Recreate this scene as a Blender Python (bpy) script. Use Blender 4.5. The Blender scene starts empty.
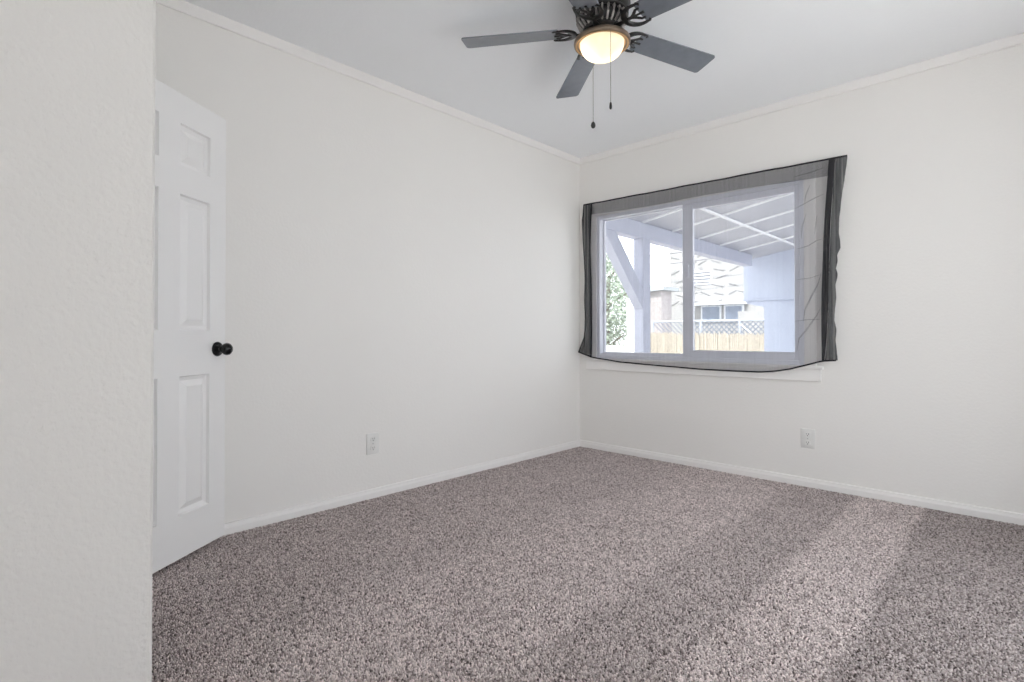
import bpy, bmesh, math, random
import numpy as np
from math import sin, cos, pi, radians, tan
from mathutils import Vector, Matrix

S = bpy.context.scene
COL = S.collection
random.seed(7)

# ------------------------------------------------------------------ camera, world, lights, exposure
CAM_H = 0.97
YAW, PITCH = radians(43.8), radians(0.5)
cam_data = bpy.data.cameras.new('camera')
cam = bpy.data.objects.new('camera', cam_data)
COL.objects.link(cam)
cam.location = (0, 0, CAM_H)
cam.rotation_euler = (pi / 2 + PITCH, 0, YAW)
cam_data.sensor_width = 36
cam_data.lens = 36 * 534 / 1024
cam_data.shift_y = -0.01041
cam_data.clip_start = 0.02
S.camera = cam

S.view_settings.view_transform = 'Standard'
S.view_settings.look = 'None'
S.view_settings.gamma = 1
S.view_settings.use_curve_mapping = False
S.view_settings.exposure = 0.07
S.cycles.use_denoising = True
S.cycles.max_bounces = 14
S.cycles.diffuse_bounces = 8
S.cycles.transparent_max_bounces = 24
S.cycles.sample_clamp_indirect = 6

world = bpy.data.worlds.new('sky')
S.world = world
world.use_nodes = True
bg = world.node_tree.nodes['Background']
bg.inputs[0].default_value = (0.93, 0.965, 1.0, 1)
bg.inputs[1].default_value = 4.0

sun_d = bpy.data.lights.new('sun', 'SUN')
sun_d.energy = 7.0
sun_d.angle = radians(0.6)
sun_d.color = (1.0, 0.96, 0.9)
sun = bpy.data.objects.new('sun', sun_d)
COL.objects.link(sun)
sun.rotation_euler = Vector((-0.15, 0.62, -0.77)).to_track_quat('-Z', 'Y').to_euler()


def portal(name, loc, direction, sx, sy):
    d = bpy.data.lights.new(name, 'AREA')
    d.shape = 'RECTANGLE'
    d.size, d.size_y = sx, sy
    d.cycles.is_portal = True
    o = bpy.data.objects.new(name, d)
    o.location = loc
    o.rotation_euler = Vector(direction).to_track_quat('-Z', 'Z').to_euler()
    COL.objects.link(o)
    return o


# ------------------------------------------------------------------ materials
def mat(name, col, rough=0.6, metal=0.0, spec=0.5, bump=None, noise=None, emit=None):
    """Principled material; noise=(scale, amount) varies the colour, bump=(scale, distance, detail)."""
    m = bpy.data.materials.new(name)
    m.use_nodes = True
    nt = m.node_tree
    b = nt.nodes['Principled BSDF']
    b.inputs['Base Color'].default_value = (*col, 1)
    b.inputs['Roughness'].default_value = rough
    b.inputs['Metallic'].default_value = metal
    b.inputs['Specular IOR Level'].default_value = spec
    tc = nt.nodes.new('ShaderNodeTexCoord')
    if noise:
        n = nt.nodes.new('ShaderNodeTexNoise')
        n.inputs['Scale'].default_value = noise[0]
        n.inputs['Detail'].default_value = 4
        nt.links.new(tc.outputs['Object'], n.inputs['Vector'])
        r = nt.nodes.new('ShaderNodeValToRGB')
        a = noise[1]
        r.color_ramp.elements[0].position = 0.3
        r.color_ramp.elements[1].position = 0.7
        r.color_ramp.elements[0].color = (*[c * (1 - a) for c in col], 1)
        r.color_ramp.elements[1].color = (*[min(1, c * (1 + a)) for c in col], 1)
        nt.links.new(n.outputs['Fac'], r.inputs['Fac'])
        nt.links.new(r.outputs['Color'], b.inputs['Base Color'])
    if bump:
        n = nt.nodes.new('ShaderNodeTexNoise')
        n.inputs['Scale'].default_value = bump[0]
        n.inputs['Detail'].default_value = bump[2]
        nt.links.new(tc.outputs['Object'], n.inputs['Vector'])
        bp = nt.nodes.new('ShaderNodeBump')
        bp.inputs['Strength'].default_value = 1.0
        bp.inputs['Distance'].default_value = bump[1]
        nt.links.new(n.outputs['Fac'], bp.inputs['Height'])
        nt.links.new(bp.outputs['Normal'], b.inputs['Normal'])
    if emit:
        b.inputs['Emission Color'].default_value = (*emit[0], 1)
        b.inputs['Emission Strength'].default_value = emit[1]
    return m


def carpet_material():
    m = bpy.data.materials.new('carpet')
    m.use_nodes = True
    nt = m.node_tree
    N, L = nt.nodes, nt.links
    b = N['Principled BSDF']
    b.inputs['Roughness'].default_value = 0.95
    b.inputs['Specular IOR Level'].default_value = 0.1
    tc = N.new('ShaderNodeTexCoord')
    # twisted yarn speckle
    def cells(scale):
        v = N.new('ShaderNodeTexVoronoi'); v.inputs['Scale'].default_value = scale
        wb = N.new('ShaderNodeTexNoise'); wb.inputs['Scale'].default_value = scale * 1.3
        L.new(tc.outputs['Object'], wb.inputs['Vector'])
        ad = N.new('ShaderNodeVectorMath'); ad.operation = 'MULTIPLY_ADD'
        ad.inputs[1].default_value = (1.2 / scale,) * 3
        L.new(wb.outputs['Color'], ad.inputs[0]); L.new(tc.outputs['Object'], ad.inputs[2])
        L.new(ad.outputs[0], v.inputs['Vector'])
        sp = N.new('ShaderNodeSeparateColor'); L.new(v.outputs['Color'], sp.inputs[0])
        return sp.outputs[0]
    ca, cb = cells(210), cells(105)
    n1 = N.new('ShaderNodeMix'); n1.inputs['Factor'].default_value = 0.38
    L.new(ca, n1.inputs['A']); L.new(cb, n1.inputs['B'])
    r1 = N.new('ShaderNodeValToRGB')
    e = r1.color_ramp.elements
    e[0].position = 0.08; e[0].color = (0.085, 0.068, 0.064, 1)
    e[1].position = 0.92; e[1].color = (0.84, 0.745, 0.725, 1)
    k = e.new(0.35); k.color = (0.305, 0.252, 0.243, 1)
    k = e.new(0.60); k.color = (0.53, 0.462, 0.448, 1)
    L.new(n1.outputs['Result'], r1.inputs['Fac'])
    # brushed nap: broad vacuum strokes across the room, edges wandering
    sep = N.new('ShaderNodeSeparateXYZ'); L.new(tc.outputs['Object'], sep.inputs['Vector'])
    wob = N.new('ShaderNodeTexNoise'); wob.inputs['Scale'].default_value = 1.6; wob.inputs['Detail'].default_value = 3
    L.new(tc.outputs['Object'], wob.inputs['Vector'])
    ma = N.new('ShaderNodeMath'); ma.operation = 'MULTIPLY_ADD'
    ma.inputs[1].default_value = 0.08; L.new(wob.outputs['Fac'], ma.inputs[0]); L.new(sep.outputs['X'], ma.inputs[2])
    mr = N.new('ShaderNodeMapRange')
    mr.inputs['From Min'].default_value = -2.8 + 0.04; mr.inputs['From Max'].default_value = 0.8 + 0.04
    L.new(ma.outputs[0], mr.inputs['Value'])
    r2 = N.new('ShaderNodeValToRGB')
    r2.color_ramp.interpolation = 'LINEAR'
    e = r2.color_ramp.elements
    def px_(x): return (x + 2.8) / 3.6
    stops = [(-2.7, .94), (-2.3, .99), (-1.82, 1.0), (-1.72, 1.08), (-1.12, 1.10), (-1.05, .93), (-0.74, .90),
             (-0.70, 1.12), (-0.42, 1.10), (-0.38, .78), (0.0, .74), (0.4, .85)]
    e[0].position = px_(stops[0][0]); e[0].color = (*[stops[0][1] / 2] * 3, 1)
    e[1].position = px_(stops[-1][0]); e[1].color = (*[stops[-1][1] / 2] * 3, 1)
    for x, v in stops[1:-1]:
        k = e.new(px_(x)); k.color = (v / 2, v / 2, v / 2, 1)
    L.new(mr.outputs[0], r2.inputs['Fac'])
    # footprints and soft patches
    n3 = N.new('ShaderNodeTexNoise'); n3.inputs['Scale'].default_value = 5.5; n3.inputs['Detail'].default_value = 4
    L.new(tc.outputs['Object'], n3.inputs['Vector'])
    m3 = N.new('ShaderNodeMapRange'); m3.inputs['From Min'].default_value = .3; m3.inputs['From Max'].default_value = .7
    m3.inputs['To Min'].default_value = 1.90; m3.inputs['To Max'].default_value = 2.12
    L.new(n3.outputs['Fac'], m3.inputs['Value'])
    mul = N.new('ShaderNodeMath'); mul.operation = 'MULTIPLY'
    L.new(r2.outputs['Color'], mul.inputs[0]); L.new(m3.outputs[0], mul.inputs[1])
    vm = N.new('ShaderNodeVectorMath'); vm.operation = 'SCALE'
    L.new(r1.outputs['Color'], vm.inputs[0]); L.new(mul.outputs[0], vm.inputs['Scale'])
    L.new(vm.outputs[0], b.inputs['Base Color'])
    bp = N.new('ShaderNodeBump'); bp.inputs['Strength'].default_value = 0.7; bp.inputs['Distance'].default_value = 0.005
    L.new(n1.outputs['Result'], bp.inputs['Height']); L.new(bp.outputs['Normal'], b.inputs['Normal'])
    return m


def pile_material():
    m = carpet_material()
    m.name = 'carpet_pile'
    nt = m.node_tree
    N, L = nt.nodes, nt.links
    at = N.new('ShaderNodeAttribute'); at.attribute_name = 'tone'
    ramp = [n for n in N if n.type == 'VALTORGB' and n.color_ramp.elements[0].position < .2 and n.color_ramp.elements[0].position > .01][0]
    L.new(at.outputs['Fac'], ramp.inputs['Fac'])
    b = N['Principled BSDF']
    for l in list(b.inputs['Normal'].links): L.remove(l)
    return m


def sheer_material(name, through, colour, weave=0.05, creases=False):
    """Thin voile: part of the light goes straight through the weave, the rest hits dark thread."""
    m = bpy.data.materials.new(name)
    m.use_nodes = True
    nt = m.node_tree
    N, L = nt.nodes, nt.links
    N.remove(N['Principled BSDF'])
    out = N['Material Output']
    tr = N.new('ShaderNodeBsdfTransparent')
    df = N.new('ShaderNodeBsdfDiffuse'); df.inputs[0].default_value = (*colour, 1)
    tl = N.new('ShaderNodeBsdfTranslucent'); tl.inputs[0].default_value = (*colour, 1)
    mx = N.new('ShaderNodeMixShader'); mx.inputs[0].default_value = 0.5
    L.new(df.outputs[0], mx.inputs[1]); L.new(tl.outputs[0], mx.inputs[2])
    mix = N.new('ShaderNodeMixShader')
    L.new(mx.outputs[0], mix.inputs[1]); L.new(tr.outputs[0], mix.inputs[2])
    L.new(mix.outputs[0], out.inputs['Surface'])
    tc = N.new('ShaderNodeTexCoord')
    # fine vertical streaks in the weave
    mp = N.new('ShaderNodeMapping'); mp.inputs['Scale'].default_value = (60, 1, 0.8)
    L.new(tc.outputs['Object'], mp.inputs['Vector'])
    n = N.new('ShaderNodeTexNoise'); n.inputs['Scale'].default_value = 1.0; n.inputs['Detail'].default_value = 3
    L.new(mp.outputs[0], n.inputs['Vector'])
    mr = N.new('ShaderNodeMapRange')
    mr.inputs['From Min'].default_value = .3; mr.inputs['From Max'].default_value = .7
    mr.inputs['To Min'].default_value = through - weave; mr.inputs['To Max'].default_value = through + weave
    L.new(n.outputs['Fac'], mr.inputs['Value'])
    L.new(mr.outputs[0], mix.inputs[0])
    return m


def glass_material():
    m = bpy.data.materials.new('window_glass')
    m.use_nodes = True
    nt = m.node_tree
    N, L = nt.nodes, nt.links
    N.remove(N['Principled BSDF'])
    tr = N.new('ShaderNodeBsdfTransparent'); tr.inputs[0].default_value = (.97, .98, .985, 1)
    gl = N.new('ShaderNodeBsdfGlossy'); gl.inputs['Roughness'].default_value = 0.02
    mx = N.new('ShaderNodeMixShader'); mx.inputs[0].default_value = 0.06
    L.new(tr.outputs[0], mx.inputs[1]); L.new(gl.outputs[0], mx.inputs[2])
    L.new(mx.outputs[0], N['Material Output'].inputs['Surface'])
    return m


def bowl_material():
    """Frosted alabaster glass: scatters the bulbs' light through itself, with a soft sheen."""
    m = bpy.data.materials.new('fan_bowl_glass')
    m.use_nodes = True
    nt = m.node_tree
    N, L = nt.nodes, nt.links
    N.remove(N['Principled BSDF'])
    tc = N.new('ShaderNodeTexCoord')
    n = N.new('ShaderNodeTexNoise'); n.inputs['Scale'].default_value = 14; n.inputs['Detail'].default_value = 3
    L.new(tc.outputs['Object'], n.inputs['Vector'])
    r = N.new('ShaderNodeValToRGB')
    r.color_ramp.elements[0].position = .3; r.color_ramp.elements[0].color = (.86, .80, .66, 1)
    r.color_ramp.elements[1].position = .7; r.color_ramp.elements[1].color = (.92, .88, .78, 1)
    L.new(n.outputs['Fac'], r.inputs['Fac'])
    tl = N.new('ShaderNodeBsdfTranslucent'); L.new(r.outputs['Color'], tl.inputs[0])
    df = N.new('ShaderNodeBsdfDiffuse'); L.new(r.outputs['Color'], df.inputs[0])
    gl = N.new('ShaderNodeBsdfGlossy'); gl.inputs['Roughness'].default_value = .15
    m1 = N.new('ShaderNodeMixShader'); m1.inputs[0].default_value = .35
    L.new(tl.outputs[0], m1.inputs[1]); L.new(df.outputs[0], m1.inputs[2])
    m2 = N.new('ShaderNodeMixShader'); m2.inputs[0].default_value = .04
    L.new(m1.outputs[0], m2.inputs[1]); L.new(gl.outputs[0], m2.inputs[2])
    L.new(m2.outputs[0], N['Material Output'].inputs['Surface'])
    return m


def mesh_wire_material():
    """Chain link: diagonal galvanised wires with open diamonds between."""
    m = bpy.data.materials.new('galvanised_wire')
    m.use_nodes = True
    b = m.node_tree.nodes['Principled BSDF']
    b.inputs['Base Color'].default_value = (.16, .19, .24, 1)
    b.inputs['Metallic'].default_value = 0.3
    b.inputs['Roughness'].default_value = 0.6
    return m


M = dict(
    wall=mat('wall_paint', (.84, .819, .793), .75, spec=.25, bump=(70, .0010, 3)),
    knockdown=mat('knockdown_wall_paint_dimmed', (.655, .632, .608), .75, spec=.25, bump=(80, .0028, 4)),  # same paint as wall, darkened to offset the strong light on this block
    ceiling=mat('ceiling_paint', (.925, .94, .96), .85, spec=.2, bump=(60, .0008, 3)),
    trim=mat('trim_paint', (.86, .838, .82), .45, spec=.4, bump=(25, .0004, 2)),
    door=mat('door_paint', (.84, .828, .82), .42, spec=.4, bump=(45, .0003, 2)),
    vinyl=mat('window_vinyl', (.80, .81, .87), .4, noise=(12, .02)),
    carpet=carpet_material(),
    pile=pile_material(),
    glass=glass_material(),
    sheer=sheer_material('black_voile', .72, (.17, .17, .21), .03),
    sheer2=sheer_material('black_voile_doubled', .62, (.12, .12, .14), .03),
    sheer1=sheer_material('black_voile_crease', .77, (.13, .13, .15), .02),
    sheer4=sheer_material('black_voile_gathered', .18, (.075, .078, .084), .10),
    sheer9=sheer_material('black_voile_folded_tight', .07, (.035, .035, .04), .05),
    knob=mat('black_knob_metal', (.012, .012, .013), .22, .4, noise=(30, .2)),
    plate=mat('outlet_plastic', (.78, .77, .75), .35, noise=(20, .02)),
    slot=mat('outlet_slot', (.05, .045, .04), .6, noise=(20, .1)),
    steel=mat('screw_steel', (.5, .5, .5), .3, .9, noise=(50, .1)),
    blade=mat('fan_blade_dark', (.145, .16, .19), .30, spec=.9, noise=(18, .12)),
    bronze=mat('fan_dark_bronze', (.012, .011, .011), .38, .0, noise=(40, .3)),
    fin=mat('fan_pale_metal', (.34, .32, .30), .3, .6, noise=(60, .25)),  # vent fins, paler than the bronze around them
    ring=mat('fan_ring_bronze', (.25, .19, .14), .38, .7, noise=(25, .2)),
    lip=mat('fan_ring_glow_lip', (.60, .37, .17), .4, .3, noise=(20, .1)),  # warm glow of the lit bowl on the ring, put into the colour
    bowl=bowl_material(),
    chain=mat('pull_chain_metal', (.25, .23, .2), .4, .8, noise=(60, .2)),
    pvc=mat('patio_paint', (.45, .465, .55), .6, noise=(6, .03)),
    patio_roof=mat('patio_roof_panel', (.48, .48, .515), .6, noise=(4, .05)),
    batten=mat('patio_batten_paint', (.90, .90, .92), .5, noise=(6, .03)),
    wing=mat('patio_wing_siding', (.51, .55, .66), .7, noise=(3, .03)),
    bounce_concrete=mat('bounce_slab_concrete', (.86, .855, .84), .9, noise=(5, .04)),  # kept pale so the added slab bounces light indoors
    concrete=mat('patio_concrete', (.55, .54, .52), .9, noise=(5, .1)),
    house=mat('neighbour_shingle_white', (.36, .358, .355), .8, noise=(4, .06)),
    shingle=mat('neighbour_shingle_edge', (.26, .26, .265), .8, noise=(8, .1)),
    housetrim=mat('neighbour_trim', (.80, .82, .86), .6, noise=(5, .04)),
    pane=mat('neighbour_pane', (.27, .32, .41), .4, noise=(5, .15)),
    louvre=mat('vent_louvre', (.17, .175, .19), .6, noise=(10, .1)),
    wire=mesh_wire_material(),
    pipe=mat('galvanised_pipe', (.42, .45, .50), .45, .3, noise=(12, .08)),
    reed=mat('reed_straw', (.38, .345, .285), .9, noise=(25, .2)),
    shed=mat('shed_wood', (.42, .39, .39), .85, noise=(14, .15)),
    shedroof=mat('shed_roof', (.40, .43, .45), .8, noise=(14, .15)),
    stucco=mat('garden_wall_stucco', (.80, .79, .78), .85, noise=(8, .04)),
    leaf=mat('leaf_green', (.50, .57, .47), .6, noise=(3, .3)),
    bark=mat('bark', (.22, .18, .15), .9, noise=(12, .25)),
    cable=mat('cable_black', (.12, .12, .14), .6, noise=(12, .1)),
    dirt=mat('yard_dirt', (.52, .50, .47), .95, noise=(2, .15)),
    roofing=mat('house_roofing', (.3, .29, .28), .9, noise=(4, .15)),
)


# ------------------------------------------------------------------ mesh helpers
class MB:
    def __init__(self):
        self.bm = bmesh.new()

    def box(self, lo, hi, bevel=0.0, mtx=None, seg=1):
        r = bmesh.ops.create_cube(self.bm, size=1)
        vs = r['verts']
        for v in vs:
            for i in range(3):
                v.co[i] = lo[i] if v.co[i] < 0 else hi[i]
        if bevel:
            es = list({e for v in vs for e in v.link_edges})
            rb = bmesh.ops.bevel(self.bm, geom=es, offset=bevel, segments=seg, affect='EDGES', profile=.5)
            vs = list({v for f in rb['faces'] for v in f.verts} | {v for v in vs if v.is_valid})
        if mtx is not None:
            bmesh.ops.transform(self.bm, matrix=mtx, verts=vs)
        return self

    def face(self, pts):
        self.bm.faces.new([self.bm.verts.new(p) for p in pts])
        return self

    def prism(self, poly, z0, z1, mtx=None):
        """poly: 2-D outline (counter-clockwise), extruded along z."""
        lo = [self.bm.verts.new((x, y, z0)) for x, y in poly]
        hi = [self.bm.verts.new((x, y, z1)) for x, y in poly]
        n = len(poly)
        self.bm.faces.new(lo[::-1]); self.bm.faces.new(hi)
        for i in range(n):
            self.bm.faces.new((lo[i], lo[(i + 1) % n], hi[(i + 1) % n], hi[i]))
        if mtx is not None:
            bmesh.ops.transform(self.bm, matrix=mtx, verts=lo + hi)
        return self

    def lathe(self, prof, n=40, mtx=None):
        """prof: (radius, z) pairs around the z axis."""
        rings = []
        for r, z in prof:
            if r < 1e-6:
                rings.append([self.bm.verts.new((0, 0, z))])
            else:
                rings.append([self.bm.verts.new((r * cos(2 * pi * i / n), r * sin(2 * pi * i / n), z)) for i in range(n)])
        for a, b in zip(rings, rings[1:]):
            for i in range(n):
                j = (i + 1) % n
                if len(a) == 1 and len(b) == 1: continue
                if len(a) == 1: self.bm.faces.new((a[0], b[j], b[i]))
                elif len(b) == 1: self.bm.faces.new((a[i], a[j], b[0]))
                else: self.bm.faces.new((a[i], a[j], b[j], b[i]))
        if mtx is not None:
            bmesh.ops.transform(self.bm, matrix=mtx, verts=[v for r in rings for v in r])
        return self

    def tube(self, pts, rad, n=8, flat=1.0, closed=False):
        pts = [Vector(p) for p in pts]
        rads = rad if isinstance(rad, (list, tuple)) else [rad] * len(pts)
        rings = []
        for i, p in enumerate(pts):
            if closed:
                t = pts[(i + 1) % len(pts)] - pts[i - 1]
            else:
                t = pts[min(i + 1, len(pts) - 1)] - pts[max(i - 1, 0)]
            t.normalize()
            up = Vector((0, 0, 1)) if abs(t.z) < .9 else Vector((1, 0, 0))
            s = t.cross(up).normalized(); u = s.cross(t)
            rings.append([self.bm.verts.new(p + s * rads[i] * cos(2 * pi * k / n) + u * rads[i] * flat * sin(2 * pi * k / n)) for k in range(n)])
        pairs = list(zip(rings, rings[1:])) + ([(rings[-1], rings[0])] if closed else [])
        for a, b in pairs:
            for k in range(n):
                j = (k + 1) % n
                self.bm.faces.new((a[k], a[j], b[j], b[k]))
        if not closed:
            self.bm.faces.new(rings[0][::-1]); self.bm.faces.new(rings[-1])
        return self

    def transform(self, mtx):
        bmesh.ops.transform(self.bm, matrix=mtx, verts=self.bm.verts[:])
        return self

    def build(self, name, material, parent=None, smooth=False, loc=(0, 0, 0)):
        bmesh.ops.recalc_face_normals(self.bm, faces=self.bm.faces[:])
        me = bpy.data.meshes.new(name)
        self.bm.to_mesh(me); self.bm.free()
        me.materials.append(material)
        if smooth:
            for p in me.polygons: p.use_smooth = True
            me.set_sharp_from_angle(angle=radians(40))
        o = bpy.data.objects.new(name, me)
        COL.objects.link(o)
        o.location = loc
        if parent is not None: o.parent = parent
        return o


def tag(o, label=None, cat=None, group=None, kind=None):
    if label: o['label'] = label
    if cat: o['category'] = cat
    if group: o['group'] = group
    if kind: o['kind'] = kind
    return o


def thing(name, label, cat, loc=(0, 0, 0), rotz=0, group=None):
    o = bpy.data.objects.new(name, None)
    COL.objects.link(o)
    o.location = loc; o.rotation_euler = (0, 0, rotz)
    o.empty_display_size = .1
    return tag(o, label, cat, group)


def struct(name, mb, m, label=None, cat=None, parent=None):
    o = mb.build(name, m, parent)
    if parent is None: tag(o, label, cat, kind='structure')
    return o


# ------------------------------------------------------------------ room shell
XW, YW, ZC = -2.795, 3.769, 2.51        # left wall, window wall, ceiling
XR, YB = 0.62, -1.5                     # right wall and back wall, out of view
BX, BY = -1.41, 0.31                    # outside corner of the block beside the camera
TH = 0.14
THW = .085                              # thickness of the window wall
OX0, OX1, OZ0, OZ1 = -2.615, -1.015, 0.775, 1.975   # window opening

struct('floor', MB().box((XW - TH, YB - TH, -.06), (XR + TH, YW + TH, 0)), M['carpet'],
       'mottled taupe wall to wall carpet with vacuum strokes', 'carpet')
# the pile itself: one short leaning tuft of yarn every few millimetres, over the stretch of floor in view
rng = np.random.default_rng(11)
SP = .0060
gx, gy = np.meshgrid(np.arange(XW + .016, .58, SP), np.arange(BY + .0, YW - .016, SP))
gx, gy = gx.ravel(), gy.ravel()
gx2, gy2 = np.meshgrid(np.arange(BX + .01, .58, SP), np.arange(-.1, BY, SP))
tx = np.concatenate([gx, gx2.ravel()]); ty = np.concatenate([gy, gy2.ravel()])
nT = len(tx)
tx = tx + rng.uniform(-.0025, .0025, nT); ty = ty + rng.uniform(-.0025, .0025, nT)
hh = rng.uniform(.0045, .0075, nT); an = rng.uniform(0, 2 * pi, nT)
lx, ly = rng.normal(0, .0020, nT), rng.normal(0, .0020, nT)
rb, rt = rng.uniform(.0033, .0040, nT), rng.uniform(.0021, .0030, nT)
V = np.empty((nT, 8, 3), np.float32)
for k in range(4):
    c_, s_ = np.cos(an + k * pi / 2), np.sin(an + k * pi / 2)
    V[:, k, 0] = tx + rb * c_; V[:, k, 1] = ty + rb * s_; V[:, k, 2] = 0.0
    V[:, 4 + k, 0] = tx + lx + rt * c_; V[:, 4 + k, 1] = ty + ly + rt * s_; V[:, 4 + k, 2] = hh
F = np.array([(0, 1, 5, 4), (1, 2, 6, 5), (2, 3, 7, 6), (3, 0, 4, 7), (4, 5, 6, 7)], np.int32)
F = (F[None] + (np.arange(nT, dtype=np.int32) * 8)[:, None, None]).reshape(-1)
me = bpy.data.meshes.new('carpet_pile')
me.vertices.add(nT * 8); me.vertices.foreach_set('co', V.ravel())
me.loops.add(len(F)); me.loops.foreach_set('vertex_index', F)
me.polygons.add(nT * 5); me.polygons.foreach_set('loop_start', np.arange(0, len(F), 4, dtype=np.int32))
me.update(calc_edges=True)
tone = me.attributes.new('tone', 'FLOAT', 'FACE')
tone.data.foreach_set('value', np.repeat(np.clip(rng.normal(.60, .235, nT), 0, 1), 5).astype(np.float32))
me.materials.append(M['pile'])
pile = bpy.data.objects.new('carpet_pile', me)
COL.objects.link(pile)
tag(pile, 'mottled taupe carpet pile covering the room floor', 'carpet', kind='stuff')

struct('ceiling', MB().box((XW - TH, YB - TH, ZC), (XR + TH, YW + TH, ZC + .14)), M['ceiling'],
       'flat white painted ceiling', 'ceiling')
struct('wall_left', MB().box((XW - TH, YB - TH, 0), (XW, YW + TH, ZC)), M['wall'],
       'long white wall behind the open door', 'wall')
w = MB()
w.box((XW, YW, 0), (OX0, YW + THW, ZC)).box((OX1, YW, 0), (XR, YW + THW, ZC))
w.box((OX0, YW, 0), (OX1, YW + THW, OZ0)).box((OX0, YW, OZ1), (OX1, YW + THW, ZC))
struct('wall_window', w, M['wall'], 'white wall holding the curtained window', 'wall')
# right and back walls, out of view, each with a glazed opening added for light
RY0, RY1, RZ0, RZ1 = 0.85, 2.95, 0.04, 2.25
KX0, KX1 = -0.6, 0.45                   # opening added in the back wall to let in more daylight
w = MB()
w.box((XR, YB - TH, 0), (XR + TH, RY0, ZC)).box((XR, RY1, 0), (XR + TH, YW + TH, ZC))
w.box((XR, RY0, 0), (XR + TH, RY1, RZ0)).box((XR, RY0, RZ1), (XR + TH, RY1, ZC))
struct('wall_right', w, M['wall'], 'white wall with the added side opening', 'wall')
w = MB()
w.box((XW, YB - TH, 0), (KX0, YB, ZC)).box((KX1, YB - TH, 0), (XR, YB, ZC)).box((KX0, YB - TH, RZ1), (KX1, YB, ZC)).box((KX0, YB - TH, 0), (KX1, YB, RZ0))
struct('wall_back', w, M['wall'], 'white wall behind the camera with an added opening', 'wall')
# block beside the camera: its long face fills the left edge of the picture; doorway in its far face
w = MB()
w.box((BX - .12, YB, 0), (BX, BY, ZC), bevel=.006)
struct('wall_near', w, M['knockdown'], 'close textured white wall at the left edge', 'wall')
HX, HY = -2.328, .315
DX0, DX1 = -2.345, -1.615
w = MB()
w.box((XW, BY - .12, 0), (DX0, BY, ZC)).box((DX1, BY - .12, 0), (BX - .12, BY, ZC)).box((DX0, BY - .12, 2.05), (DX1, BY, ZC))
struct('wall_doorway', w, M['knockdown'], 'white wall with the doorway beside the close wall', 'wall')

# crown moulding and baseboards
def strip(name, prof, p0, p1, inward, label):
    """prof: (distance out from wall, z) outline, swept from p0 to p1 along a wall."""
    mb = MB()
    a = [mb.bm.verts.new((p0[0] + inward[0] * d, p0[1] + inward[1] * d, z)) for d, z in prof]
    b = [mb.bm.verts.new((p1[0] + inward[0] * d, p1[1] + inward[1] * d, z)) for d, z in prof]
    n = len(prof)
    for i in range(n):
        mb.bm.faces.new((a[i], a[(i + 1) % n], b[(i + 1) % n], b[i]))
    mb.bm.faces.new(a[::-1]); mb.bm.faces.new(b)
    o = mb.build(name, M['trim'])
    return tag(o, label, 'trim', kind='structure')

crown = [(0, ZC), (0, ZC - .054), (.008, ZC - .054), (.011, ZC - .048), (.013, ZC - .010), (.012, ZC)]
base = [(0, 0), (.013, 0), (.013, .036), (.010, .046), (.008, .058), (0, .060)]
strip('trim_1', crown, (XW, BY), (XW, YW), (1, 0), 'white crown moulding above the long door side wall')
strip('trim_2', crown, (XW, YW), (XR, YW), (0, -1), 'white crown moulding above the window wall')
strip('baseboard_left', base, (XW, BY), (XW, YW), (1, 0), 'low white baseboard along the door side wall')
strip('baseboard_window', base, (XW, YW), (XR, YW), (0, -1), 'low white baseboard under the curtained window')

# unseen roof slab, overhangs stretched to keep sun off the added openings
struct('sun_block_roof', MB().box((XW - .5, YB - 3.4, ZC + .16), (XR + .8, YW + .35, ZC + .30)), M['roofing'], 'unseen flat roof, overhangs added to block the sun', 'roof')

# ------------------------------------------------------------------ six panel door, standing open
ddir = Vector((.578, -.816, 0)).normalized()
free = Vector((-2.733, .886, 0))
DW, DZ0, DZ1, DT = .70, .026, 1.992, .035
# local frame: x from the free edge toward the hinge, y out of the visible face, z up
dm = Matrix(((ddir.x, .816, 0, free.x), (ddir.y, .578, 0, free.y), (0, 0, 1, 0), (0, 0, 0, 1)))
cols = [(.104, .284), (.398, .578)]
rows = [(.207, .795), (.990, 1.567), (1.690, 1.868)]
mb = MB()
xs = [0, cols[0][0], cols[0][1], cols[1][0], cols[1][1], DW]
mb.box((0, -DT, DZ0), (xs[1], 0, DZ1)); mb.box((xs[2], -DT, DZ0), (xs[3], 0, DZ1)); mb.box((xs[4], -DT, DZ0), (DW, 0, DZ1))
zr = [DZ0] + [z for r in rows for z in r] + [DZ1]
for c0, c1 in cols:
    for k in range(0, len(zr), 2):
        mb.box((c0, -DT, zr[k]), (c1, 0, zr[k + 1]))
bmesh.ops.remove_doubles(mb.bm, verts=mb.bm.verts[:], dist=1e-5)
door = mb.transform(dm).build('door_1', M['door'])
tag(door, 'white six panel door standing open against the left wall', 'door', kind='structure')
for c0, c1 in cols:
    for z0, z1 in rows:
        p = MB()
        for side in (1, -1):
            y0 = 0 if side == 1 else -DT
            # ogee moulding sloping into the recess, flat, then a bevel rising to the raised field
            lv = [(0.0, 0.0), (.005, -.012), (.020, -.017), (.046, -.003)]
            rings = []
            for ins, dep in lv:
                y = y0 + side * dep
                rings.append([p.bm.verts.new(q) for q in ((c0 + ins, y, z0 + ins), (c1 - ins, y, z0 + ins), (c1 - ins, y, z1 - ins), (c0 + ins, y, z1 - ins))])
            for a, b in zip(rings, rings[1:]):
                for i in range(4):
                    p.bm.faces.new((a[i], a[(i + 1) % 4], b[(i + 1) % 4], b[i]))
            p.bm.faces.new(rings[-1])
        p.transform(dm).build('door_panel', M['door'], door)
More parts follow.
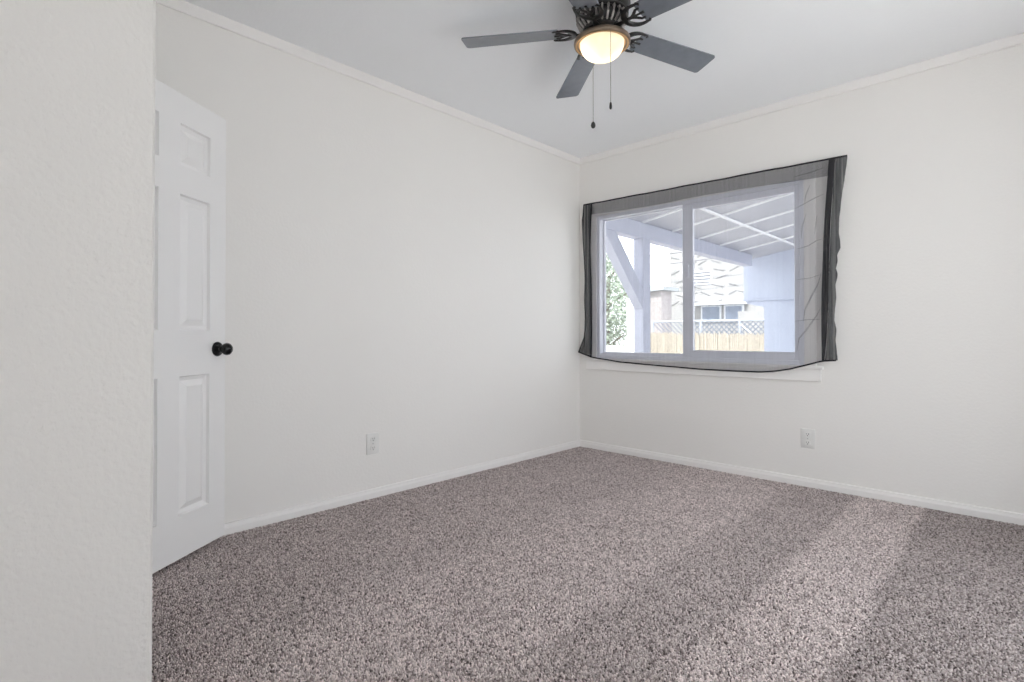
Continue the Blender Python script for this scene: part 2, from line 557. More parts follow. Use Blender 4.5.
# knobs: rosette, neck and ball on each face
kp = [(0, 0), (.033, 0), (.034, .004), (.031, .010), (.020, .014), (.013, .018), (.0115, .026), (.013, .031), (.020, .035),
      (.0265, .043), (.0285, .052), (.0265, .061), (.019, .069), (.009, .073), (0, .074)]
for side in (1, -1):
    k = MB().lathe(kp[1:], 32)
    rot = Matrix.Rotation(-pi / 2 * side, 4, 'X')
    tr = Matrix.Translation((.057, 0 if side == 1 else -DT, .905))
    k.transform(dm @ tr @ rot).build('door_knob', M['knob'], door, smooth=True)
MB().box((-.0012, -.030, .87), (.001, -.006, .94)).transform(dm).build('latch_plate', M['steel'], door)
for z in (.25, 1.0, 1.78):
    MB().tube([(DW + .004, -DT - .002, z - .045), (DW + .004, -DT - .002, z + .045)], .006).transform(dm).build('hinge', M['steel'], door)
# casing around the doorway
mb = MB()
mb.box((DX0 - .004, BY - .12, 0), (DX0 + .012, BY, 2.05)).box((DX1 - .012, BY - .12, 0), (DX1 + .004, BY, 2.05)).box((DX0, BY - .12, 2.035), (DX1, BY, 2.055))
struct('trim_3', mb, M['trim'], 'white door jamb around the doorway', 'trim')

# ------------------------------------------------------------------ window
win = thing('window_1', 'white two pane sliding window behind the sheer curtain', 'window', (0, 0, 0))
win['kind'] = 'structure'
mb = MB()                                                   # flat casing on the wall
c = .068
mb.box((OX0 - c, YW - .012, OZ0 - .005), (OX0, YW, OZ1 + c), .002).box((OX1, YW - .012, OZ0 - .005), (OX1 + c, YW, OZ1 + c), .002)
mb.box((OX0, YW - .012, OZ1), (OX1, YW, OZ1 + c), .002)
mb.build('window_casing', M['trim'], win)
mb = MB()                                                   # vinyl frame lining the opening
f = .030
mb.box((OX0, YW - .004, OZ0), (OX0 + f, YW + THW, OZ1), .003).box((OX1 - f, YW - .004, OZ0), (OX1, YW + THW, OZ1), .003)
mb.box((OX0 + f, YW - .004, OZ1 - f), (OX1 - f, YW + THW, OZ1), .003).box((OX0 + f, YW - .004, OZ0), (OX1 - f, YW + THW, OZ0 + f), .003)
mb.box((OX0 + f, YW + .010, OZ0 + f), (OX1 - f, YW + .016, OZ0 + f + .012)).box((OX0 + f, YW + .075, OZ0 + f), (OX1 - f, YW + .081, OZ0 + f + .012))
mb.build('window_frame', M['vinyl'], win)


def sash(x0, x1, z0, z1, gx0, gx1, gz0, gz1, y0, y1):
    s = MB()
    s.box((x0, y0, z0), (gx0, y1, z1), .003).box((gx1, y0, z0), (x1, y1, z1), .003)
    s.box((gx0, y0, z0), (gx1, y1, gz0), .003).box((gx0, y0, gz1), (gx1, y1, z1), .003)
    so = s.build('window_sash', M['vinyl'], win)
    MB().box((gx0 - .006, (y0 + y1) / 2 - .003, gz0 - .006), (gx1 + .006, (y0 + y1) / 2 + .003, gz1 + .006)).build('window_pane', M['glass'], so)
    return so


zf0, zf1 = OZ0 + f, OZ1 - f
sash(OX0 + f, -1.790, zf0 - .004, zf1 + .004, -2.568, -1.830, .828, 1.938, YW + .045, YW + .073)
s2 = sash(-1.850, OX1 - f, zf0 - .004, zf1 + .004, -1.768, -1.078, .858, 1.903, YW + .012, YW + .040)
MB().box((-1.815, YW + .002, 1.40), (-1.800, YW + .012, 1.50), .003).build('sash_latch', M['vinyl'], s2)
MB().box((-2.755, YW - .030, OZ0 - .022), (-.905, YW + .02, OZ0), .004).build('window_sill', M['trim'], win)
MB().box((-2.715, YW - .020, .676), (-.920, YW, OZ0 - .022), .003).build('window_apron', M['trim'], win)

# side opening added to brighten the room, out of view: frame and panes
fill_win2 = thing('fill_window_2', 'unseen side window added to brighten the room', 'window', (0, 0, 0))
fill_win2['kind'] = 'structure'
mb = MB()
for y in (RY0, (RY0 + RY1) / 2 - .025, RY1 - .05):
    mb.box((XR, y, RZ0), (XR + .08, y + .05, RZ1))
mb.box((XR, RY0, RZ0), (XR + .08, RY1, RZ0 + .05)).box((XR, RY0, RZ1 - .05), (XR + .08, RY1, RZ1))
mb.build('window_frame', M['vinyl'], fill_win2)
for y0, y1 in ((RY0 + .05, (RY0 + RY1) / 2 - .025), ((RY0 + RY1) / 2 + .025, RY1 - .05)):
    MB().box((XR + .035, y0, RZ0 + .05), (XR + .041, y1, RZ1 - .05)).build('window_pane', M['glass'], fill_win2)
fill_win3 = thing('fill_window_3', 'unseen glazed opening added behind the camera to brighten the room', 'window', (0, 0, 0))  # back opening added as an extra daylight source
fill_win3['kind'] = 'structure'
mb = MB()
for x in (KX0, KX1 - .05):
    mb.box((x, YB - .08, RZ0), (x + .05, YB, RZ1))
mb.box((KX0, YB - .08, RZ0), (KX1, YB, RZ0 + .05)).box((KX0, YB - .08, RZ1 - .05), (KX1, YB, RZ1))
mb.build('window_frame', M['vinyl'], fill_win3)
MB().box((KX0 + .05, YB - .043, RZ0 + .05), (KX1 - .05, YB - .037, RZ1 - .05)).build('window_pane', M['glass'], fill_win3)
portal('back_fill_portal', ((KX0 + KX1) / 2, YB - .16, (RZ0 + RZ1) / 2), (0, 1, 0), KX1 - KX0 + .1, RZ1 - RZ0 + .1)
portal('side_fill_portal', (XR + .16, (RY0 + RY1) / 2, (RZ0 + RZ1) / 2), (-1, 0, 0), RY1 - RY0 + .1, RZ1 - RZ0 + .1)
portal('window_portal', ((OX0 + OX1) / 2, YW + .18, (OZ0 + OZ1) / 2), (0, -1, 0), OX1 - OX0 + .1, OZ1 - OZ0 + .1)

# ------------------------------------------------------------------ sheer curtain
def lerp_table(tab, v):
    for (a, x), (b, y) in zip(tab, tab[1:]):
        if a <= v <= b:
            t = (v - a) / (b - a)
            return x + (y - x) * t
    return tab[0][1] if v < tab[0][0] else tab[-1][1]


bottom = [(-2.772, .823), (-2.636, .784), (-2.52, .770), (-2.361, .752), (-2.0, .736), (-1.691, .724), (-1.45, .7215), (-1.276, .723), (-1.18, .733), (-1.09, .751), (-.98, .785), (-.906, .809), (-.83, .815)]
topz = lambda x: 2.085 + (2.053 - 2.085) * (x + 2.717) / 1.946
ledge = [(.823, -2.772), (.95, -2.712), (1.013, -2.704), (1.12, -2.700), (1.27, -2.708), (1.44, -2.702), (1.61, -2.709), (1.8, -2.722), (1.96, -2.730), (2.0, -2.722), (2.085, -2.717)]
linner = [(.784, -2.636), (1.0, -2.632), (1.4, -2.640), (1.7, -2.646), (2.09, -2.634)]
dl = [(.809, -.908), (1.12, -.908), (1.42, -.900), (1.6, -.894), (1.75, -.884), (1.9, -.872), (2.06, -.862)]
dr = [(.809, -.893), (.95, -.878), (1.12, -.870), (1.42, -.864), (1.6, -.857), (1.68, -.853), (1.9, -.838), (2.06, -.827)]
redge = [(z_, x_ + .007) for z_, x_ in [(.815, -.828), (.94, -.838), (1.0, -.832), (1.06, -.844), (1.12, -.841), (1.2, -.834), (1.276, -.838), (1.34, -.826), (1.38, -.836), (1.42, -.826), (1.46, -.829), (1.50, -.810),
         (1.55, -.812), (1.59, -.818), (1.672, -.815), (1.75, -.806), (1.792, -.803), (1.9, -.788), (2.0, -.776), (2.053, -.771)]]


def curtain_y(x, z):
    e = 1 if -2.65 < x < -.91 else .6
    return YW - .044 + e * (.004 * sin(x * 13 + 1.3 * z) + .003 * sin(7 * z + 3 * x) + .0022 * sin(31 * x - 4 * z))


def cloth(fx0, fx1, fz0, fz1, nx, nz, dy=0.0, crumple=0.0, rnd=None):
    """A sheet of cloth between two x-profiles (functions of z) and two z-profiles (functions of x)."""
    mb = MB()
    g = []
    for j in range(nz + 1):
        row = []
        for i in range(nx + 1):
            s, t = i / nx, j / nz
            zg = .80 + 1.27 * t
            x = fx0(zg) + (fx1(zg) - fx0(zg)) * s
            z = fz0(x) + (fz1(x) - fz0(x)) * t
            x = fx0(z) + (fx1(z) - fx0(z)) * s
            y = curtain_y(x, z) + dy
            if crumple:
                y += crumple * (sin(90 * z + 4 * sin(23 * z)) * .5 + sin(2.6 * pi * s + 9 * z))
            row.append(mb.bm.verts.new((x, y, z)))
        g.append(row)
    for j in range(nz):
        for i in range(nx):
            mb.bm.faces.new((g[j][i], g[j][i + 1], g[j + 1][i + 1], g[j + 1][i]))
    return mb


T = lambda tab: (lambda v: lerp_table(tab, v))
zbot = T(bottom)
cur = thing('sheer_curtain', 'black sheer curtain pinned over the window, sagging along its bottom edge', 'curtain', ((-2.772 - .83) / 2, YW - .01, .72))
off = Vector(cur.location)


def cpart(mb, name, m, label=None):
    mb.transform(Matrix.Translation(-off))
    o = mb.build(name, m, cur, smooth=True)
    if label: o['label'] = label
    return o


cpart(cloth(T(linner), T(dl), zbot, topz, 90, 60), 'sheer_panel', M['sheer'])
cpart(cloth(T(linner), T(dl), lambda x: topz(x) - .098 - .006 * sin(5 * x), topz, 70, 6, -.003), 'top_hem', M['sheer2'], 'doubled darker hem along the top')
cpart(cloth(T(ledge), T(linner), zbot, topz, 8, 90, 0, .003), 'side_hem', M['sheer4'], 'dark gathered strip beside the corner')
cpart(cloth(T(dr), T(redge), zbot, topz, 10, 110, 0, .004), 'side_hem', M['sheer4'], 'dark crumpled strip along the right edge')
cpart(cloth(T(dl), T(dr), zbot, topz, 5, 90, -.004, .002), 'side_fold', M['sheer9'], 'nearly black tight fold inside the right edge')
# dark stitched rims
def rim(pts, r, name):
    cpart(MB().tube([(x, curtain_y(x, z) - .003, z) for x, z in pts], r, 6), name, M['sheer9'])
N_ = 60
rim([(-2.717 + 1.953 * i / N_, topz(-2.717 + 1.953 * i / N_)) for i in range(N_ + 1)], .0055, 'top_rim')
rim([(-2.772 + 1.942 * i / N_, zbot(-2.772 + 1.942 * i / N_)) for i in range(N_ + 1)], .0055, 'bottom_rim')
zs = [.823 + (2.085 - .823) * i / 40 for i in range(41)]
rim([(lerp_table(ledge, z), z) for z in zs], .0045, 'side_rim')
rim([(lerp_table(linner, z) - .004, z) for z in [.79 + 1.29 * i / 40 for i in range(41)]], .006, 'side_rim')
# crease folds pressed into the cloth, thin doubled strips of the same voile
def crease(pts, wd):
    cr = MB()
    P = []
    for k in range(len(pts) - 1):
        for q in range(6):
            t = q / 6
            x = pts[k][0] + (pts[k + 1][0] - pts[k][0]) * t; z = pts[k][1] + (pts[k + 1][1] - pts[k][1]) * t
            P.append((x, z + .002 * sin(40 * x + 9 * z)))
    P.append(pts[-1])
    for k in range(len(P) - 1):
        a, b = P[k], P[k + 1]
        d = Vector((b[0] - a[0], b[1] - a[1])).normalized()
        w0 = wd * sin(pi * k / (len(P) - 1)) * .9 + .0006; w1 = wd * sin(pi * (k + 1) / (len(P) - 1)) * .9 + .0006
        n = Vector((-d.y, d.x))
        q = [(a[0] - n.x * w0, a[1] - n.y * w0), (b[0] - n.x * w1, b[1] - n.y * w1), (b[0] + n.x * w1, b[1] + n.y * w1), (a[0] + n.x * w0, a[1] + n.y * w0)]
        cr.face([(x, curtain_y(x, z) - .006, z) for x, z in q])
    cpart(cr, 'crease', M['sheer1'])
crease([(-1.06, 1.78), (-1.0, 1.80), (-.94, 1.83), (-.89, 1.845)], .004)
crease([(-1.05, 1.52), (-.98, 1.535), (-.93, 1.56), (-.90, 1.565)], .004)
crease([(-1.07, 1.98), (-1.0, 1.99), (-.93, 2.0), (-.885, 2.005)], .003)
crease([(-1.05, 1.32), (-.98, 1.33), (-.905, 1.345)], .003)
crease([(-1.06, 1.06), (-.98, 1.065), (-.91, 1.07)], .003)
crease([(-1.05, .86), (-1.035, .95), (-.985, 1.01), (-.935, 1.09), (-.91, 1.14)], .0055)
crease([(-1.01, 1.05), (-1.0, 1.13), (-.96, 1.22), (-.925, 1.29), (-.905, 1.36)], .0055)
crease([(-1.0, 1.80), (-.99, 1.86), (-.965, 1.92)], .004)
crease([(-1.02, 1.58), (-1.015, 1.66), (-.99, 1.74)], .003)
crease([(-.945, 1.60), (-.935, 1.68), (-.93, 1.72)], .003)

# ------------------------------------------------------------------ electrical outlets
def outlet(label, loc, rotz):
    t = thing('wall_outlet', label, 'outlet', loc, rotz, 'duplex wall outlets')      # local y points out of the wall
    pl = MB().box((-.041, 0, -.062), (.041, .0065, .062), .003, seg=2).build('cover_plate', M['plate'], t, smooth=True)
    for zc in (.0265, -.0265):
        prof = []
        for k in range(24):
            a = 2 * pi * k / 24
            prof.append((max(-.0165, min(.0165, .0185 * cos(a))), max(-.0135, min(.0135, .0175 * sin(a)))))
        r = MB().prism(prof, 0, .0032)
        r.transform(Matrix.Translation((0, .0062, zc)) @ Matrix.Rotation(-pi / 2, 4, 'X') @ Matrix.Scale(-1, 4, (1, 0, 0)))
        ro = r.build('receptacle', M['plate'], t)
        s = MB().box((-.0078, .0085, zc - .001), (-.0052, .0098, zc + .008)).box((.0052, .0085, zc), (.0074, .0098, zc + .007))
        s.lathe([(.003, 0), (.003, .0012), (0, .0012)], 12, Matrix.Translation((0, .0087, zc - .0075)) @ Matrix.Rotation(-pi / 2, 4, 'X'))
        s.build('slot', M['slot'], ro)
    MB().lathe([(.0036, 0), (.0034, .0014), (0, .0018)], 14, Matrix.Translation((0, .0065, 0)) @ Matrix.Rotation(-pi / 2, 4, 'X')).build('screw', M['steel'], t)
    return t


outlet('white duplex outlet on the long wall beyond the open door', (XW, 1.718, .327), -pi / 2)
outlet('white duplex outlet below the window, to its right', (-.999, YW, .310), pi)

# ------------------------------------------------------------------ ceiling fan
FX, FY, FZ = -1.408, 2.073, 2.386
SAG = (.9, 1.6, 0.0, .5, .5)          # each blade droops a little differently, degrees
fan = thing('ceiling_fan', 'dark five blade ceiling fan with lit glass bowl and pull chains', 'ceiling fan', (FX, FY, ZC))
def fpart(mb, name, m, parent=fan, smooth=True):
    mb.transform(Matrix.Translation((0, 0, -ZC)))
    return mb.build(name, m, parent, smooth)
fpart(MB().lathe([(.0, 2.51), (.128, 2.51), (.130, 2.495), (.122, 2.470), (.116, 2.462), (.0, 2.462)], 56), 'mounting_canopy', M['bronze'])
fpart(MB().lathe([(.094, 2.463), (.096, 2.44), (.085, 2.41), (.066, 2.385), (.0, 2.385)], 48), 'motor_core', M['bronze'])
fpart(MB().lathe([(.114, 2.463), (.121, 2.456), (.121, 2.448), (.114, 2.443), (.104, 2.446), (.101, 2.463)], 56), 'motor_rim', M['bronze'])
mb = MB()
NF = 26
for k in range(NF):
    a = 2 * pi * k / NF
    mt = Matrix.Rotation(a, 4, 'Z')
    mb.prism([(.104, -.004), (.115, -.004), (.115, .004), (.104, .004)], 2.440, 2.446, mt)
    pts = [mt @ Vector(p) for p in ((.114, 0, 2.446), (.116, .0, 2.432), (.109, .0, 2.414), (.097, .0, 2.398), (.084, .0, 2.388))]
    mb.tube(pts, .0052, 6)
fpart(mb, 'vent_fins', M['fin'])
fpart(MB().lathe([(.086, 2.396), (.090, 2.390), (.088, 2.380), (.074, 2.372), (.062, 2.362), (.0, 2.362)], 48), 'flywheel', M['bronze'])
# light fitter, ring and bowl
fpart(MB().lathe([(.0, 2.366), (.050, 2.366), (.056, 2.362), (.072, 2.360), (.100, 2.353), (.120, 2.345), (.1285, 2.336), (.1300, 2.326), (.1285, 2.319), (.122, 2.316), (.110, 2.318), (.103, 2.324), (.101, 2.334), (.0, 2.334)], 64), 'light_ring', M['ring'])
bowl = [(.1015, 2.330)]
for k in range(1, 13):
    a = pi / 2 * k / 12
    bowl.append((.1015 * cos(a) if k < 12 else 0, 2.322 - .078 * sin(a)))
fpart(MB().lathe([(.1225, 2.3155), (.1205, 2.3150), (.1030, 2.3215), (.1022, 2.327), (.109, 2.327)], 64), 'ring_glow_lip', M['lip'])  # ring's inner edge, coloured for the glow of the bowl
fpart(MB().lathe(bowl, 56), 'glass_bowl', M['bowl'])
TILT = radians(11)
for k in range(5):
    a = radians(70.3 + 72 * k)
    mt = Matrix.Translation((0, 0, FZ)) @ Matrix.Rotation(a, 4, 'Z') @ Matrix.Rotation(radians(SAG[k]), 4, 'Y') @ Matrix.Rotation(-TILT, 4, 'X')
    # blade: slightly flared board with rounded corners
    u0, u1, w0, w1, cr_ = .200, .66, .058, .068, .016
    out = [(u0 + .012, -w0), ]
    poly = []
    def corner(cx, cy, r, s):
        for q in range(6):
            t = s + pi / 2 * q / 5
            poly.append((cx + r * cos(t), cy + r * sin(t)))
    corner(u0 + .012, -w0 + .012, .012, pi)
    corner(u1 - cr_, -w1 + cr_, cr_, -pi / 2)
    corner(u1 - cr_, w1 - cr_, cr_, 0)
    corner(u0 + .012, w0 - .012, .012, pi / 2)
    b = MB().prism(poly, -.003, .003)
    b.transform(mt)
    bl = fpart(b, 'fan_blade', M['blade'], smooth=False)
    # scrolled blade iron: arm, a bold open crescent clasping the blade end, forked tracery inside it
    ir = MB()
    ir.tube([(.060, 0, -.006), (.085, 0, -.012), (.112, 0, -.011), (.135, 0, -.008)], [.021, .015, .010, .011], 10, .55)
    cres = []
    for q in range(21):
        ph = radians(-104 + 208 * q / 20)
        cres.append((.192 - .064 * cos(ph), .059 * sin(ph), -.0075))
    ir.tube(cres, [.0080 + .0065 * max(0, cos(radians(-104 + 208 * q / 20))) for q in range(21)], 8, .6)
    for sgn in (1, -1):
        ir.tube([(.207, .0575 * sgn, -.0075), (.219, .058 * sgn, -.0075), (.226, .052 * sgn, -.0075), (.222, .045 * sgn, -.0075)], [.0065, .0065, .005, .003], 6, .6)
        ir.tube([(.160, 0, -.0075), (.178, .012 * sgn, -.0075), (.198, .030 * sgn, -.0075), (.214, .030 * sgn, -.0075)], [.008, .0075, .007, .006], 6, .6)
    ir.tube([(.130, 0, -.0075), (.162, 0, -.0075), (.190, 0, -.0075), (.222, 0, -.0075)], [.011, .009, .006, .007], 6, .6)
    ir.transform(mt)
    fpart(ir, 'blade_iron', M['bronze'], bl)
def cxy(x, t): return (-.692 * t + .7218 * x - FX, .7218 * t + .692 * x - FY)
for (x, t, zt, zb, kind) in ((.4357, 2.350, 2.318, 1.995, 0), (.394, 2.585, 2.318, 2.000, 1)):
    X, Y = cxy(x, t)
    ch = MB()
    ch.tube([(X, Y, zt), (X, Y, zb)], .0011, 6)
    nb = 70
    for q in range(nb):
        z = zt + (zb - zt) * (q + .5) / nb
        ch.lathe([(0, -.0018), (.0018, 0), (0, .0018)], 6, Matrix.Translation((X, Y, z)))
    co = fpart(ch, 'pull_chain', M['chain'], smooth=False)
    if kind == 0:
        prof = [(0, .004), (.003, .003), (.0050, -.004), (.0062, -.016), (.0058, -.024), (.003, -.028), (0, -.029)]
    else:
        prof = [(0, .006), (.004, .005), (.009, -.002), (.0115, -.011), (.0105, -.019), (.006, -.025), (0, -.027)]
    fpart(MB().lathe(prof, 18, Matrix.Translation((X, Y, zb))), 'pull_knob', M['bronze'], co)
for k, (bx_, by_) in enumerate(((-.036, -.030), (.030, .034))):      # two bulbs inside the glass bowl
    bulb = bpy.data.lights.new('fan_bulb', 'POINT'); bulb.energy = (.34, .20)[k]; bulb.color = (1.0, .89, .70); bulb.shadow_soft_size = .018
    bo = bpy.data.objects.new('fan_bulb', bulb); COL.objects.link(bo); bo.location = (FX + bx_, FY + by_, 2.292)

# ------------------------------------------------------------------ outdoors: yard, patio cover, neighbours
GZ = -.18
struct('yard_ground', MB().box((-16, -14, GZ - .1), (14, 30, GZ)), M['dirt'], 'pale dry yard outside the window', 'ground')
struct('patio_slab', MB().box((-3.9, YW + TH + .02, GZ), (2.2, 10.2, GZ + .05)), M['concrete'], 'concrete patio under the cover', 'patio')

struct('bounce_slab', MB().box((XR + TH + .02, -13, GZ), (13, 10, GZ + .05)), M['bounce_concrete'], 'unseen pale slab added to bounce light to the ceiling', 'patio')  # unseen reflector slab, added to send daylight up to the ceiling
roofz = lambda x: 2.39 + .165 * (x + 3.55)
pc = thing('patio_cover', 'white lean to patio cover with braced post seen through the window', 'patio cover', (-3.55, 6.07, GZ + .05))
po = Vector(pc.location)
def ppart(mb, name, m):
    return mb.transform(Matrix.Translation(-po)).build(name, m, pc)
X0, X1, Y0, Y1 = -3.80, 2.1, 4.15, 10.5
mb = MB()
q = [(X0, Y0), (X1, Y0), (X1, Y1), (X0, Y1)]
lo = [mb.bm.verts.new((x, y, roofz(x))) for x, y in q]; hi = [mb.bm.verts.new((x, y, roofz(x) + .05)) for x, y in q]
mb.bm.faces.new(lo[::-1]); mb.bm.faces.new(hi)
for i in range(4): mb.bm.faces.new((lo[i], lo[(i + 1) % 4], hi[(i + 1) % 4], hi[i]))
ppart(mb, 'roof_panel', M['patio_roof'])
for y in (5.20, 6.00, 6.80, 7.60, 8.39, 9.19):
    a = MB()
    c8 = []
    for x in (-3.47, X1):
        for dy, dz in ((-.014, 0), (.014, 0), (.014, -.022), (-.014, -.022)):
            c8.append(a.bm.verts.new((x, y + dy, roofz(x) + dz - .0005)))
    a.bm.faces.new(c8[:4]); a.bm.faces.new(c8[4:])
    for i in range(4): a.bm.faces.new((c8[i], c8[(i + 1) % 4], c8[4 + (i + 1) % 4], c8[4 + i]))
    ppart(a, 'batten', M['batten'])
for x in (-2.80, -.6):
    ppart(MB().box((x - .016, Y0, roofz(x) - .03), (x + .016, Y1 - .32, roofz(x) - .004)), 'purlin', M['batten'])
ppart(MB().box((-3.63, Y0, 2.20), (-3.48, 9.80, 2.395), .004), 'beam', M['pvc'])
ppart(MB().box((-3.62, 6.035, GZ + .05), (-3.48, 6.215, 2.20), .006), 'post', M['pvc'])
br = MB()                                      # knee brace in the plane of beam and post
pl_ = [(5.16, 2.20), (6.035, 1.30), (6.035, 1.56), (5.42, 2.20)]
v0 = [br.bm.verts.new((-3.61, y, z)) for y, z in pl_]; v1 = [br.bm.verts.new((-3.49, y, z)) for y, z in pl_]
br.bm.faces.new(v0); br.bm.faces.new(v1[::-1])
for i in range(4): br.bm.faces.new((v0[i], v0[(i + 1) % 4], v1[(i + 1) % 4], v1[i]))
ppart(br, 'brace', M['pvc'])

wing = thing('house_wing', 'pale blue sided wall closing the far end of the patio', 'wall', (-2.0, 10.35, GZ))
wo = Vector(wing.location)
def wpart(mb, name, m): return mb.transform(Matrix.Translation(-wo)).build(name, m, wing)
a = MB()
a.prism([(-3.78, 1.62), (2.0, 1.62), (2.0, roofz(2.0) - .002), (-3.78, roofz(-3.78) - .002)], 0, .2, Matrix(((1, 0, 0, 0), (0, 0, -1, 10.40), (0, 1, 0, 0), (0, 0, 0, 1))))
wpart(a, 'upper_wall', M['wing'])
a = MB()
a.prism([(-3.43, GZ), (2.0, GZ), (2.0, 1.62), (-3.78, 1.62), (-3.74, 1.56), (-3.43, 1.47)], 0, .2, Matrix(((1, 0, 0, 0), (0, 0, -1, 10.44), (0, 1, 0, 0), (0, 0, 0, 1))))
wpart(a, 'lower_wall', M['wing'])
wpart(MB().box((-3.78, 10.185, 1.60), (2.0, 10.26, 1.64)), 'band', M['wing'])

# reed screen and chain link fence
FYY = 13.0
rf = thing('reed_fence', 'straw coloured reed screen along the foot of the wire fence', 'fence', (-6, FYY, GZ))
mb = MB()
x = -7.35
while x < -3.6:
    w_ = random.uniform(.025, .05)
    top = 1.0 + random.uniform(-.03, .03)
    if x < -6.6: top = 1.02 - .0 * x + random.uniform(-.03, .03)
    mb.box((x, FYY + random.uniform(-.012, .012), GZ), (x + w_ * .9, FYY + .02 + random.uniform(0, .01), top))
    x += w_
mb.transform(Matrix.Translation((6, -FYY, -GZ))).build('reed_screen', M['reed'], rf)
cl = thing('wire_fence', 'galvanised chain link fence behind the reed screen', 'fence', (-6, FYY + .12, GZ))
co_ = Vector(cl.location)
def clpart(mb, name, m): return mb.transform(Matrix.Translation(-co_)).build(name, m, cl)
clpart(MB().tube([(-7.3, FYY + .12, 1.325), (-3.6, FYY + .12, 1.325)], .030, 8), 'top_rail', M['pipe'])
for x in (-7.28, -5.93, -4.95, -3.75):
    clpart(MB().tube([(x, FYY + .12, GZ), (x, FYY + .12, 1.36)], .035, 8), 'fence_post', M['pipe'])
clpart(MB().tube([(-4.93, FYY + .12, 1.22), (-4.60, FYY + .12, .92)], .022, 6), 'fence_brace', M['pipe'])
mb = MB()
x = -7.3
while x < -3.4:
    for sgn in (1, -1):
        for k in range(0, 1):
            xa, xb = (x, x + 1.3) if sgn == 1 else (x + 1.3, x)
            a_, b_ = Vector((xa, FYY + .12 + .004 * sgn, .02)), Vector((xb, FYY + .12 + .004 * sgn, 1.32))
            mb.tube([a_, b_], .011, 4)
    x += .125
wm = clpart(mb, 'wire_mesh', M['wire'])
wm['kind'] = 'stuff'

# neighbour's house
HYY = 17.0
nh = thing('neighbour_house', 'bright white shingled house beyond the fences', 'house', (-7.5, HYY + 2, GZ))
no = Vector(nh.location)
def hpart(mb, name, m, parent=nh): return mb.transform(Matrix.Translation(-no)).build(name, m, parent)
hpart(MB().box((-8.78, HYY, GZ), (-5.3, HYY + 4, 4.6)), 'wall', M['house'])
mb = MB()                                      # shingle courses cut in zigzag lines, each a thin raised lip
for r_ in range(9):
    z = 2.05 + r_ * .26
    x = -8.75 + (.22 if r_ % 2 else 0)
    while x < -5.7:
        d = .12 if random.random() < .5 else -.12
        ln = random.uniform(.22, .42)
        if random.random() < .72:
            mb.tube([(x, HYY - .01, z - d / 2 + random.uniform(-.04, .04)), (x + ln, HYY - .01, z + d / 2)], .016, 4)
        x += ln + random.uniform(.02, .18)
hpart(mb, 'shingle_pattern', M['shingle'])
vt = hpart(MB().box((-7.95, HYY - .03, 2.62), (-7.30, HYY + .01, 3.10), .01), 'vent', M['housetrim'])
mb = MB()
for k in range(4):
    z = 2.68 + k * .105
    mb.box((-7.92, HYY - .05, z), (-7.33, HYY - .025, z + .035))
hpart(mb, 'louvre', M['louvre'], vt)
hpart(MB().box((-7.85, HYY - .5, 1.93), (-6.15, HYY, 2.0)), 'window_hood', M['housetrim'])
for x0, x1 in ((-7.66, -6.98), (-6.90, -6.28)):
    wf = hpart(MB().box((x0, HYY - .06, 1.42), (x1, HYY + .01, 1.92), .01), 'window', M['housetrim'])
    hpart(MB().box((x0 + .06, HYY - .07, 1.47), (x1 - .06, HYY - .055, 1.88)), 'window_pane', M['pane'], wf)
hpart(MB().box((-6.02, HYY - 1.2, GZ), (-4.9, HYY + 1, 1.66)), 'lean_to', M['house'])
hpart(MB().prism([(-8.95, 4.6), (-5.15, 4.6), (-7.05, 5.9)], 0, 4.3, Matrix(((1, 0, 0, 0), (0, 0, 1, HYY - .2), (0, 1, 0, 0), (0, 0, 0, 1)))), 'roof', M['roofing'])

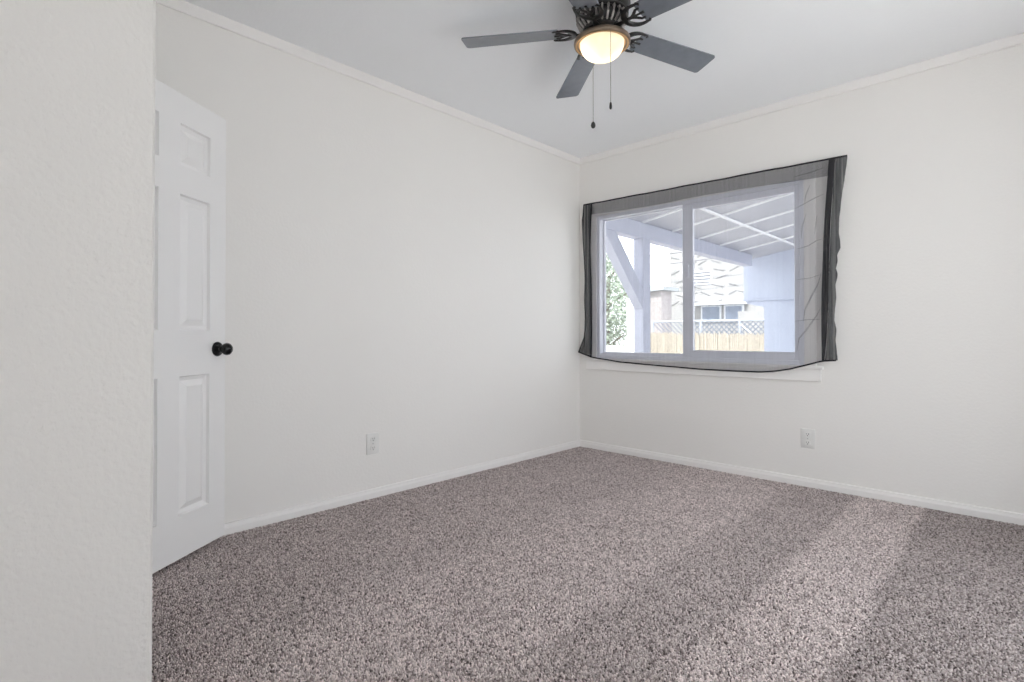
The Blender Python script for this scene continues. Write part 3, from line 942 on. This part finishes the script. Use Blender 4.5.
# shed
sh = thing('shed', 'grey brown wooden shed with a low dark roof left of the white house', 'shed', (-7.9, 15.1, GZ))
so_ = Vector(sh.location)
def spart(mb, name, m): return mb.transform(Matrix.Translation(-so_)).build(name, m, sh)
mb = MB()
x = -8.30
while x < -7.83:
    mb.box((x, 14.6, GZ), (x + .118, 15.25, 2.30), .006); x += .12
spart(mb, 'board_wall', M['shed'])
spart(MB().prism([(-8.36, 2.27), (-7.66, 2.31), (-7.66, 2.42), (-8.36, 2.50)], 0, .95, Matrix(((1, 0, 0, 0), (0, 0, -1, 15.4), (0, 1, 0, 0), (0, 0, 0, 1)))), 'shed_roof', M['shedroof'])

# low stucco wall with a pier, tree behind, cables
gw = thing('garden_wall', 'low white stucco garden wall with a square pier left of the post', 'wall', (-8.0, 12.3, GZ))
go = Vector(gw.location)
MB().box((-10.5, 12.2, GZ), (-7.30, 12.4, .68), .01).transform(Matrix.Translation(-go)).build('low_wall', M['stucco'], gw)
MB().box((-7.64, 12.38, GZ), (-7.34, 12.75, 1.95), .01).transform(Matrix.Translation(-go)).build('pier', M['stucco'], gw)

tree = thing('leafy_tree', 'leafy green tree beyond the low garden wall', 'tree', (-9.35, 13.9, GZ))
tk = MB()
tk.tube([(0, 0, 0), (.05, .0, 1.0), (.0, .1, 2.0), (.1, .1, 3.0)], [.13, .11, .09, .05], 8)
for k in range(10):
    a = random.uniform(0, 2 * pi); z = .7 + .22 * k
    tk.tube([(0.02, .05, z), (.5 * cos(a), .5 * sin(a), z + .3), (.8 * cos(a), .8 * sin(a), z + .45)], [.045, .03, .015], 6)
tk.build('trunk', M['bark'], tree)
lf = MB()
for k in range(6500):
    while True:
        p = Vector((random.uniform(-1, 1), random.uniform(-1, 1), random.uniform(-1, 1)))
        if .35 < p.length < 1: break
    p = Vector((p.x * 1.0, p.y * 1.0, p.z * 1.75 + 2.2))
    d = Vector((random.uniform(-1, 1), random.uniform(-1, 1), random.uniform(-.7, .5))).normalized()
    s_ = d.cross(Vector((random.random(), random.random(), 1))).normalized()
    ln, wd = random.uniform(.07, .15), random.uniform(.025, .05)
    lf.face([p, p + d * ln * .5 + s_ * wd, p + d * ln, p + d * ln * .5 - s_ * wd])
lf.build('foliage', M['leaf'], tree)
for z0, lab in ((3.42, 'lower black cable crossing above the shed'), (3.75, 'upper black cable crossing above the shed')):
    cb = MB().tube([(-10.4 + 4.4 * i / 12, 16.3, z0 - .10 * sin(pi * i / 12)) for i in range(13)], .012, 5).build('power_cable', M['cable'])
    tag(cb, lab, 'cable', 'cables above the shed')
